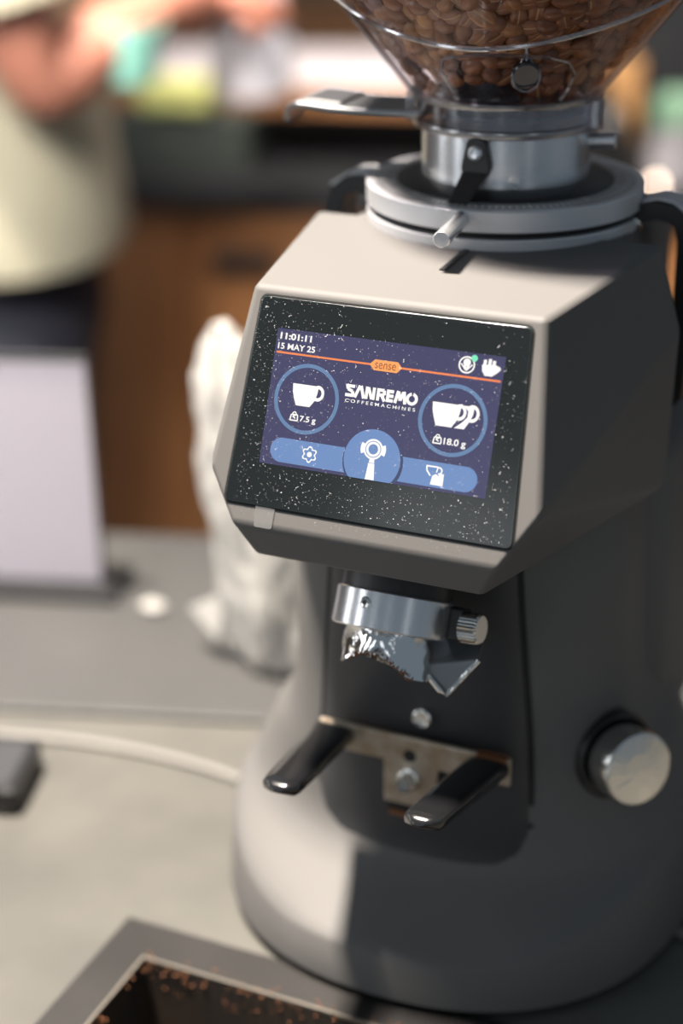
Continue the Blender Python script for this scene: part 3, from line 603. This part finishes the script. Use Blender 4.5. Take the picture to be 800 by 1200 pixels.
# shutter dome seen inside the neck, and thick moulded neck flange
MB().lathe([(37.2, 96.2), (41.4, 96.2), (41.8, 97), (41.8, 98.6), (41.2, 99.2), (39, 99.6)], (0, 145, 0), (0, 0, 1), 72, cap0=False, cap1=False).build('neck_flange', 'frost', hp)
MB().lathe([(40.9, 87.6), (41.0, 96.2)], (0, 145, 0), (0, 0, 1), 72, cap0=False, cap1=False).build('neck_band', 'clear2', hp)
MB().loft([[(34.5*c_*sin(radians(-32+64*j/24)-.05)*1.0, 145-(38.4+1.2*k)*cos(radians(-32+64*j/24)), 97+13*math.sqrt(max(0, 1-((j-12)/12.5)**2))*c_*0+ (0 if i == 0 else 13*math.sqrt(max(0, 1-((j-12)/12.5)**2)))*1.0) for j in range(25)] for i, k, c_ in ((0, 0, 1), (1, .9, 1))], False, False, False).build('shutter_window', 'tint', hp)
MB().lathe([(37.6, 91), (37.6, 92.4), (.02, 92.4), (.02, 91)], (0, 145, 0), (0, 0, 1), 60, cap0=False, cap1=False).build('shutter_plate', 'tint', hp)
MB().lathe([(37.2, 84.2), (41.0, 84.2), (41.4, 85), (41.2, 87), (39.6, 87.6), (37.4, 87.4)], (0, 145, 0), (0, 0, 1), 72, cap0=False, cap1=False).build('neck_ring', 'frost', hp)
for a in (-78, 84, 180):
    a = radians(a); c0 = Vector((40.5*sin(a), 145-40.5*cos(a), 91)); MB().box(c0, (8, 7, 13), Matrix.Rotation(a, 3, 'Z')).build('neck_lug', 'frost', hp, bevel=1.2)

# ---------------------------------------------------------------- coffee beans
def bean_mesh(L_, W_, H_, seed):
    n, m_ = 18, 10; vs = []; r_ = random.Random(seed); bend = r_.uniform(-.15, .15)
    for i in range(m_+1):
        t = pi*i/m_; x = -cos(t)
        for j in range(n):
            a = 2*pi*j/n; y = sin(t)*cos(a); z = sin(t)*sin(a)
            if z < 0:
                z *= .42; gq = math.exp(-(y/.16)**2); z += .42*gq*sin(t)
            vs.append((x*L_/2, (y+bend*(1-x*x)*.3)*W_/2, z*H_*.62))
    fs = []
    for i in range(m_):
        for j in range(n): fs.append((i*n+j, i*n+(j+1) % n, (i+1)*n+(j+1) % n, (i+1)*n+j))
    return vs, fs
BV = [bean_mesh(9.6, 7.2, 5.4, 1), bean_mesh(8.6, 6.8, 5.2, 2), bean_mesh(10.4, 7.0, 5.0, 3), bean_mesh(9.0, 7.4, 5.6, 4)]
BM_ = []
for k, (vs, fs_) in enumerate(BV):
    me = bpy.data.meshes.new('coffee_bean'); me.from_pydata([(x/1000, y/1000, z/1000) for x, y, z in vs], [], fs_); me.validate(); me.shade_smooth(); me.materials.append(M['bean'])
    bm = bmesh.new(); bm.from_mesh(me); bmesh.ops.remove_doubles(bm, verts=bm.verts, dist=1e-6); bmesh.ops.recalc_face_normals(bm, faces=bm.faces); bm.to_mesh(me); bm.free(); BM_.append(me)
def relax(P_, rmin, proj, it=60):
    for _ in range(it):
        mv = np.zeros_like(P_)
        for i in range(len(P_)):
            dv = P_[i]-P_; d2 = (dv**2).sum(1); d2[i] = 1e9; k = d2 < rmin*rmin
            if k.any(): dd = np.sqrt(d2[k])[:, None]+1e-6; mv[i] = (dv[k]/dd*(rmin-dd)*.35).sum(0)
        P_ = proj(P_+mv)
    return P_
def shell(off, lo, hi):                  # project points to the shell `off` inside the cone wall
    def pj(P_):
        x, y = P_[:, 0], P_[:, 1]-145; r = np.hypot(x, y)+1e-6; z = np.clip(P_[:, 2], lo, hi)
        R_ = np.where(z > 158, 88.6, 40+.82*(z-97))-off; return np.stack([x/r*R_, 145+y/r*R_, z], 1)
    return pj
NB = 620
aa = rng.uniform(-pi, pi, NB); zz = 99+64*np.sqrt(rng.uniform(0, 1, NB))
P1 = np.stack([50*np.sin(aa), 145-50*np.cos(aa), zz], 1); P1 = relax(shell(8.6, 100, 165)(P1), 7.6, shell(8.6, 100, 165), 40)
aa = rng.uniform(-pi, pi, 520); zz = 99+66*np.sqrt(rng.uniform(0, 1, 520))
P2 = np.stack([40*np.sin(aa), 145-40*np.cos(aa), zz], 1); P2 = relax(shell(14.0, 101, 168)(P2), 7.4, shell(14.0, 101, 168), 25)
camp = np.array([236, -560, 233.])
az = np.arctan2(P1[:, 0], -(P1[:, 1]-145)); vis = (np.abs(az-radians(20)) < radians(96)) & (P1[:, 2] < 156)
idx = np.where(vis)[0]; idx = idx[np.argsort(((P1[idx]-camp)**2).sum(1)+(P1[idx, 2] > 146)*1e6)][:296]; sel = set(idx.tolist())
stuff = MB(); bi = 0
def bean_rot(p, layer):
    a = atan2(p[0], -(p[1]-145)); nrm = Vector((sin(a)*.77, -cos(a)*.77, -.63))      # outward through the wall
    side = -1 if random.random() < .48 else 1                                        # groove or back to the wall
    q1 = Vector((0, 0, side)).rotation_difference(nrm); sp = Matrix.Rotation(random.uniform(0, 2*pi), 3, nrm)
    wob = Matrix.Rotation(random.gauss(0, .38), 3, Vector((random.gauss(0, 1), random.gauss(0, 1), random.gauss(0, 1))).normalized())
    return wob @ sp @ q1.to_matrix(), nrm
LB = 'roasted brown coffee bean lying in the clear hopper of the grinder'
for li, PP in enumerate((P1, P2)):
    for i, p in enumerate(PP):
        R_, nrm = bean_rot(p, li); c_ = Vector(p)+nrm*random.uniform(-1.0, 1.6); k = random.randrange(4)
        if li == 0 and i in sel:
            o = bpy.data.objects.new('coffee_bean', BM_[k]); COL.objects.link(o)
            o.matrix_world = Matrix.Translation(W(*c_)) @ R_.to_4x4() @ Matrix.Scale(random.uniform(1.06, 1.28), 4); tag(o, LB, 'coffee bean', 'coffee beans in the hopper')
        else:
            vs, fs_ = BV[k]; stuff.add([c_+R_ @ Vector(v) for v in vs], fs_)
for i in range(90):
    a = random.uniform(0, 2*pi); r_ = 30*math.sqrt(random.random()); z = random.uniform(95.5, 106)
    R_ = Matrix.Rotation(random.uniform(0, 6.28), 3, Vector((random.gauss(0, 1), random.gauss(0, 1), random.gauss(0, 1))).normalized()); vs, fs_ = BV[i % 4]
    stuff.add([Vector((r_*sin(a), 145-r_*cos(a), z))+R_ @ Vector(v) for v in vs], fs_)
for i in range(620):                     # beans of the top layer and the filling
    a = random.uniform(0, 2*pi)
    if i < 420: r_ = 80*math.sqrt(random.random()); z = 168+random.uniform(-3, 6)
    else: z = random.uniform(102, 150); r_ = (cone_r(z)-21)*random.uniform(.7, 1)
    R_ = Matrix.Rotation(random.uniform(0, 6.28), 3, Vector((random.gauss(0, 1), random.gauss(0, 1), random.gauss(0, 1))).normalized()); vs, fs_ = BV[i % 4]
    stuff.add([Vector((r_*sin(a), 145-r_*cos(a), z))+R_ @ Vector(v) for v in vs], fs_)
st = stuff.build('coffee_bean_pile', 'bean', loc=(0, 145, 100)); tag(st, 'brown roasted coffee beans filling the inside of the clear hopper', 'coffee beans', 'coffee beans in the hopper', 'stuff')

# ---------------------------------------------------------------- other things on the worktop
# card stand
sg = thing('sign_stand', (-385, 285, CT), 'white sheet in a clear upright holder on a black foot at left', 'sign stand')
def SP(a, b_, z): x, y = rel(-329, 298, a, b_); return (x, y, z)
def sbox(a0, a1, b0, b1, z0, z1): return MB().loft([[SP(a, b_, z) for a, b_ in ((a0, b0), (a1, b0), (a1, b1), (a0, b1))] for z in (z0, z1)])
sbox(-148, 0, -.6, .6, CT+9, -120).build('white_sheet', 'paper', sg, smooth=False)
sbox(-150, 2.0, -2.4, -1.2, CT+8, -117).build('clear_front', 'clear', sg, smooth=False)
fm = MB()
for a0, a1, z0, z1 in ((-152, 2.8, -119, -116), (1.2, 2.8, CT+8, -116), (-152, -150.4, CT+8, -116)):
    q = sbox(a0, a1, -2.6, 2.6, z0, z1); fm.add(q.v, q.f)
fm.build('frame_edge', 'charcoal', sg, smooth=False)
sbox(-165, 14, -18, 32, CT, CT+8).build('foot', 'black', sg, smooth=False, bevel=2)

# crumpled paper bundle
bg = MB(); rings = []; NR, NS = 60, 96
prof = [(0, 26), (.05, 33), (.2, 35), (.45, 34), (.7, 30), (.85, 24), (.95, 14), (1, 4)]
for i in range(NR+1):
    t = i/NR; z = CT+2+(CT*-1-74)*t
    for (t0, r0), (t1, r1_) in zip(prof, prof[1:]):
        if t0 <= t <= t1: R_ = r0+(r1_-r0)*(t-t0)/(t1-t0); break
    cx, cy = -172-36*t-8*max(0, t-.7)*2, 262+6*t
    ring = []
    for j in range(NS):
        a = 2*pi*j/NS; p = Vector((cos(a)*1.9, sin(a)*1.9, t*2.6))
        n1 = abs(noise.noise(p*1.1+Vector((5, 0, 0)))); n2 = abs(noise.noise(p*2.6)); n3 = abs(noise.noise(p*5.5))
        r_ = R_*(1+.30*(n1-.22))+5*(n2-.2)*min(1, R_/20)+3*(n3-.2)
        ring.append((cx+r_*cos(a), cy+r_*.8*sin(a), z+5*noise.noise(p*2)*(0 < i)))
    rings.append(ring)
bag = bg.loft(rings).build('paper_bundle', 'bag', loc=(-175, 262, CT), angle=30); tag(bag, 'tall crumpled white paper bundle standing behind the grinder head', 'paper bundle')
fl = MB().add([(-206, 250, -236), (-238, 256, -257), (-214, 246, -270), (-200, 252, -266), (-205, 256, -237), (-236, 260, -259), (-213, 252, -271), (-199, 258, -266)], [(0, 1, 2, 3), (7, 6, 5, 4), (0, 4, 5, 1), (1, 5, 6, 2), (2, 6, 7, 3), (3, 7, 4, 0)])
tag(fl.build('loose_corner', 'bag', None, smooth=False, loc=(-175, 262, CT)), 'folded corner sticking out'); fo = bpy.data.objects['loose_corner']; fo.parent = bag; fo.location = (0, 0, 0)
for nm, (x, y), s_, lab in (('paper_scrap', (-285, 290), 7, 'small white paper scrap on the worktop right of the sign'),):
    q = MB(); q.sphere((x, y, CT+s_*.45), s_, 12, (1.3, 1, .45)); o = q.build(nm, 'bag', loc=(x, y, CT)); tag(o, lab, 'paper scrap')
    for v in o.data.vertices: v.co.z += .0012*noise.noise(v.co*300)
# black terminal of unknown use at the left edge
tb_ = thing('small_black_box', (-275, 66, CT), 'dark grey flat box at the left edge before the white cable', 'device')
def trm(z, gr): return [rel(-275, 68, a, b_)+(z,) for a, b_ in [(x, y) for x, y in rrect(36+gr, 36+gr, 26+gr, -26-gr, 5)]]
MB().loft([trm(CT, -1), trm(CT+1.5, 0), trm(CT+15, 0), trm(CT+17, -2)]).build('case', 'black', tb_, bevel=0)
MB().loft([trm(CT+17, -5), trm(CT+17.7, -5.5)]).build('top_pad', 'charcoal', tb_, smooth=False)

# ---------------------------------------------------------------- background bar
TB = radians(13); F1 = Vector((cos(TB), sin(TB), 0)); F2 = Vector((-sin(TB), cos(TB), 0))
def bp_(a, b_): p = Vector((-560, 1424, 0))+F1*a+F2*b_; return (p.x, p.y)
def bbox(m, a0, a1, b0, b1, z0, z1):
    return m.loft([[bp_(a, b_)+(z,) for a, b_ in ((a0, b0), (a1, b0), (a1, b1), (a0, b1))] for z in (z0, z1)])
bar = thing('back_bar_cabinet', (-560, 1424, FLOOR), 'long brown wood fronted cabinet with black top behind the worktop', 'cabinet')
bbox(MB(), -1500, 1500, 20, 640, FLOOR, CT-30).build('carcass', 'wood', bar, smooth=False)
for k in range(5): bbox(MB(), -1495+600*k, -901+600*k, 0, 19, FLOOR+90, CT-34).build('door_panel', 'wood', bar, smooth=False, bevel=2)
bbox(MB(), -1510, 1510, -15, 660, CT-30, CT).build('black_top', 'blacktop', bar, smooth=False, bevel=2)
bbox(MB(), -262, -175, -10, 0, -402, -372).build('handle_plate', 'black', bar, smooth=False, bevel=3)
# raised white ledge on the cabinet
lg = thing('serving_ledge', (-700, 1700, CT), 'white topped serving ledge with oak edge on the black cabinet top', 'ledge')
bbox(MB(), -650, 60, 150, 470, -205, -180).build('ledge_top', 'whitetop', lg, smooth=False, bevel=2)
bbox(MB(), -652, 62, 140, 150, -214, -180).build('front_edge', 'woodedge', lg, smooth=False, bevel=2)
for a in (-600, 20): bbox(MB(), a, a+30, 160, 460, CT, -205).build('leg', 'charcoal', lg, smooth=False)
# rear shelf unit in warm wood beyond
ru = thing('rear_counter', (-900, 2900, FLOOR), 'warm orange wood counter far behind the ledge', 'counter')
def rbox(m, a0, a1, b0, b1, z0, z1): return bbox(m, a0, a1, b0, b1, z0, z1)
rbox(MB(), -1600, 1300, 1500, 2000, FLOOR, -330).build('front', 'lightwood', ru, smooth=False)
rbox(MB(), -1610, 1310, 1480, 2010, -330, -300).build('top', 'woodedge', ru, smooth=False)
for k in range(6): rbox(MB(), -1590+480*k, -1120+480*k, 1488, 1500, FLOOR+100, -345).build('door_panel', 'lightwood', ru, smooth=False, bevel=2)

def vessel(name, x, y, z, prof, m, label, cat, n=32, group=None):
    return tag(MB().lathe(prof, (x, y, z), (0, 0, 1), n).build(name, m, loc=(x, y, z)), label, cat, group)
# things on the bar
def rbx(name, x, y, z, d_, m, label, cat, rot=.3, bev=4):
    return tag(MB().box((x, y, z+d_[2]/2), d_, Matrix.Rotation(rot, 3, 'Z')).build(name, m, loc=(x, y, z), bevel=bev, smooth=True), label, cat)
rbx('dark_crate', -900, 1470, CT, (190, 84, 76), 'crate', 'dark green grey crate under the lime yellow tray', 'crate', .22, 6)
rbx('lime_tray', -903, 1450, CT+77, (105, 60, 44), 'lime', 'lime yellow tray on the dark crate beside the person', 'tray', .2, 12)
rbx('amber_packet', -395, 1850, CT, (45, 50, 110), 'amber', 'amber paper packet on the black top right of the hopper neck', 'packet')
rbx('green_packet', -262, 1690, CT+0, (85, 60, 98), 'mint', 'pale green packet standing at the far right of the bar', 'packet', .1, 10)
rbx('coffee_machine', -330, 1985, CT, (170, 160, 220), 'charcoal', 'black machine standing behind the green packet', 'machine', .2, 15)
vessel('grey_jug', -250, 1590, CT, [(30, 0), (38, 3), (40, 40), (33, 62), (34, 66), (31, 66), (30, 60), (36, 40), (34, 6), (.1, 5)], 'grey', 'grey round jug in front of the green packet', 'jug')
vessel('black_bottle', -345, 1600, CT, [(28, 0), (30, 4), (30, 70), (12, 95), (12, 110), (.1, 110)], 'black', 'black bottle on the bar right of the amber packet', 'bottle')
vessel('glow_stub', -268, 1552, CT, [(4, 0), (5, 1), (5, 8), (3, 12), (.1, 13)], 'glow', 'tiny warm lamp on the bar above the right dial clip', 'glow')  # glowing stub put in to give one round bright blur
vessel('mint_cup', -668, 930, -72, [(24, 0), (30, 3), (42, 50), (43, 60), (40, 60), (38, 48), (27, 6), (.1, 5)], 'teal', 'mint green cup held before the person', 'cup')
vessel('milk_jug', -690, 1250, -140, [(40, 0), (47, 4), (50, 60), (40, 100), (43, 118), (40, 118), (37, 100), (46, 60), (42, 8), (.1, 7)], 'jug', 'pale grey milk jug in the hand of the person', 'jug')

# ---------------------------------------------------------------- person
pr_ = thing('person', (-850, 960, FLOOR), 'person in pale khaki shirt and dark trousers working with a jug at left', 'person')
def skin_mesh(name, m, chains, parent, lev=2):
    vs, es, rs, roots = [], [], [], []
    idx = {}
    for ch in chains:
        prev = None
        for key, p, r in ch:
            if key in idx and key: i = idx[key]
            else:
                i = len(vs); vs.append(p); rs.append(r)
                if key: idx[key] = i
                if prev is None: roots.append(i)
            if prev is not None: es.append((prev, i))
            prev = i
    o3 = ORG[parent.name]; me = bpy.data.meshes.new(name); me.from_pydata([((x-o3[0])/1000, (y-o3[1])/1000, (z-o3[2])/1000) for x, y, z in vs], es, [])
    o = bpy.data.objects.new(name, me); COL.objects.link(o); o.parent = parent; ORG[o.name] = o3
    o.modifiers.new('skin', 'SKIN'); o.modifiers['skin'].use_smooth_shade = True
    for i, sv in enumerate(me.skin_vertices[0].data):
        r = rs[i]; r = r if isinstance(r, tuple) else (r, r); sv.radius = (r[0]/1000, r[1]/1000); sv.use_root = i in roots
    md = o.modifiers.new('sub', 'SUBSURF'); md.levels = md.render_levels = lev; me.materials.append(M[m]); return o
PX, PY = -885, 975
fc = Vector((.80, .60, 0)); sd = Vector((.60, -.80, 0))         # facing direction; right-hand side
def pp(f_, s_, z): return (PX+fc.x*f_+sd.x*s_, PY+fc.y*f_+sd.y*s_, z)
chains = [[('pelvis', pp(0, 0, -260), 120), ('waist', pp(10, 0, -130), 112), ('chest', pp(20, 0, 60), 130), ('base', pp(5, 0, 230), 70), ('neck', pp(15, 0, 285), 52), ('jaw', pp(38, 0, 345), 66), ('skull', pp(30, 0, 420), 88), ('crown', pp(25, 0, 485), 62)]]
for s_, hx_, hz_, fx in ((1, 40, -5, 330), (-1, -60, -30, 330)):
    k = 'R' if s_ > 0 else 'L'
    chains.append([('chest', 0, 0), (k+'sh', pp(5, s_*185, 190), 56), (k+'ua', pp(20, s_*215, 60), 46), (k+'el', pp(55, s_*215, -75), 40), (k+'fa', pp(120, s_*175, hz_-22), 38), (k+'wr', pp(190, s_*125, hz_), 27), (k+'pm', pp(232, s_*95, hz_+2), (34, 20)), (k+'pe', pp(265, s_*75, hz_+4), (34, 17))])
    for q in range(4):
        o_s = (q-1.5)*17; Lf = (62, 74, 70, 54)[q]
        chains.append([(None, pp(257, s_*72+o_s, hz_+4), 10), (None, pp(265+Lf*.5, s_*72+o_s*1.1, hz_+2), 9), (None, pp(265+Lf*.85, s_*72-s_*6+o_s*1.1, hz_-16), 8.5), (None, pp(265+Lf*.9, s_*72-s_*10+o_s, hz_-34), 7.5)])
    chains.append([(None, pp(222, s_*88-s_*22, hz_), 12), (None, pp(252, s_*83-s_*46, hz_+4), 10.5), (None, pp(282, s_*83-s_*52, hz_-2), 9)])
bd = skin_mesh('body', 'skin', chains, pr_)
# face and hair
hd = Vector(pp(38, 0, 405))
def hp_(f_, s_, z): v = hd+fc*f_+sd*s_; return (v.x, v.y, v.z+z)
MB().sphere(hp_(92, 0, -20), 13, 12, (1, .8, 1.7)).build('nose', 'skin', bd)
for s_ in (-1, 1):
    MB().sphere(hp_(78, s_*30, 5), 12, 12).build('eye', 'paper', bd); MB().sphere(hp_(-5, s_*88, -10), 18, 12, (.7, .5, 1.5)).build('ear', 'skin', bd)
MB().sphere(hp_(80, 0, -58), 20, 12, (.6, 1.1, .35)).build('mouth', 'skin', bd)
hr = MB().sphere(hp_(-14, 0, 32), 104, 24, (1, .93, .95)); hr.v = [p for p in hr.v]; ho = hr.build('hair', 'hair', pr_)
# shirt: lofted torso and sleeves
def oval(c_, f_, s_, n=40, ph=0):
    out = []
    for k in range(n):
        a = 2*pi*k/n; w_ = 1+.025*noise.noise(Vector((cos(a)*2, sin(a)*2, c_[2]*.012)))
        out.append((c_[0]+fc.x*f_*cos(a)*w_+sd.x*s_*sin(a)*w_, c_[1]+fc.y*f_*cos(a)*w_+sd.y*s_*sin(a)*w_, c_[2]))
    return out
sh = MB().loft([oval(pp(3, 0, z), f_, s_) for z, f_, s_ in ((-262, 150, 192), (-240, 152, 194), (-180, 146, 186), (-90, 138, 176), (20, 140, 184), (110, 145, 200), (170, 135, 205), (215, 105, 165), (240, 75, 95), (255, 62, 68))], True, True)
sh_ = sh.build('shirt', 'shirt', pr_, angle=80)
for s_ in (1, -1):
    MB().tube([pp(5, s_*165, 195), pp(8, s_*200, 150), pp(16, s_*216, 80), pp(26, s_*220, 40), pp(30, s_*220, 22)], [62, 72, 68, 66, 70], 24).build('sleeve', 'shirt', sh_)
tr = skin_mesh('trousers', 'trouser', [[('p', pp(0, 0, -250), 140), ('p2', pp(0, 0, -330), 135)], [('p2', 0, 0), ('rh', pp(5, 88, -430), 98), ('rk', pp(15, 95, -740), 70), ('ra', pp(0, 95, -1110), 58)], [('p2', 0, 0), ('lh', pp(5, -88, -430), 98), ('lk', pp(15, -95, -740), 70), ('la', pp(0, -95, -1110), 58)]], pr_)
for s_ in (1, -1):
    MB().loft([oval(pp(40, s_*95, FLOOR), 140, 48, 24), oval(pp(40, s_*95, FLOOR+25), 142, 50, 24), oval(pp(25, s_*95, FLOOR+60), 105, 45, 24), oval(pp(-20, s_*95, FLOOR+95), 55, 42, 24)]).build('shoe', 'shoe', pr_)
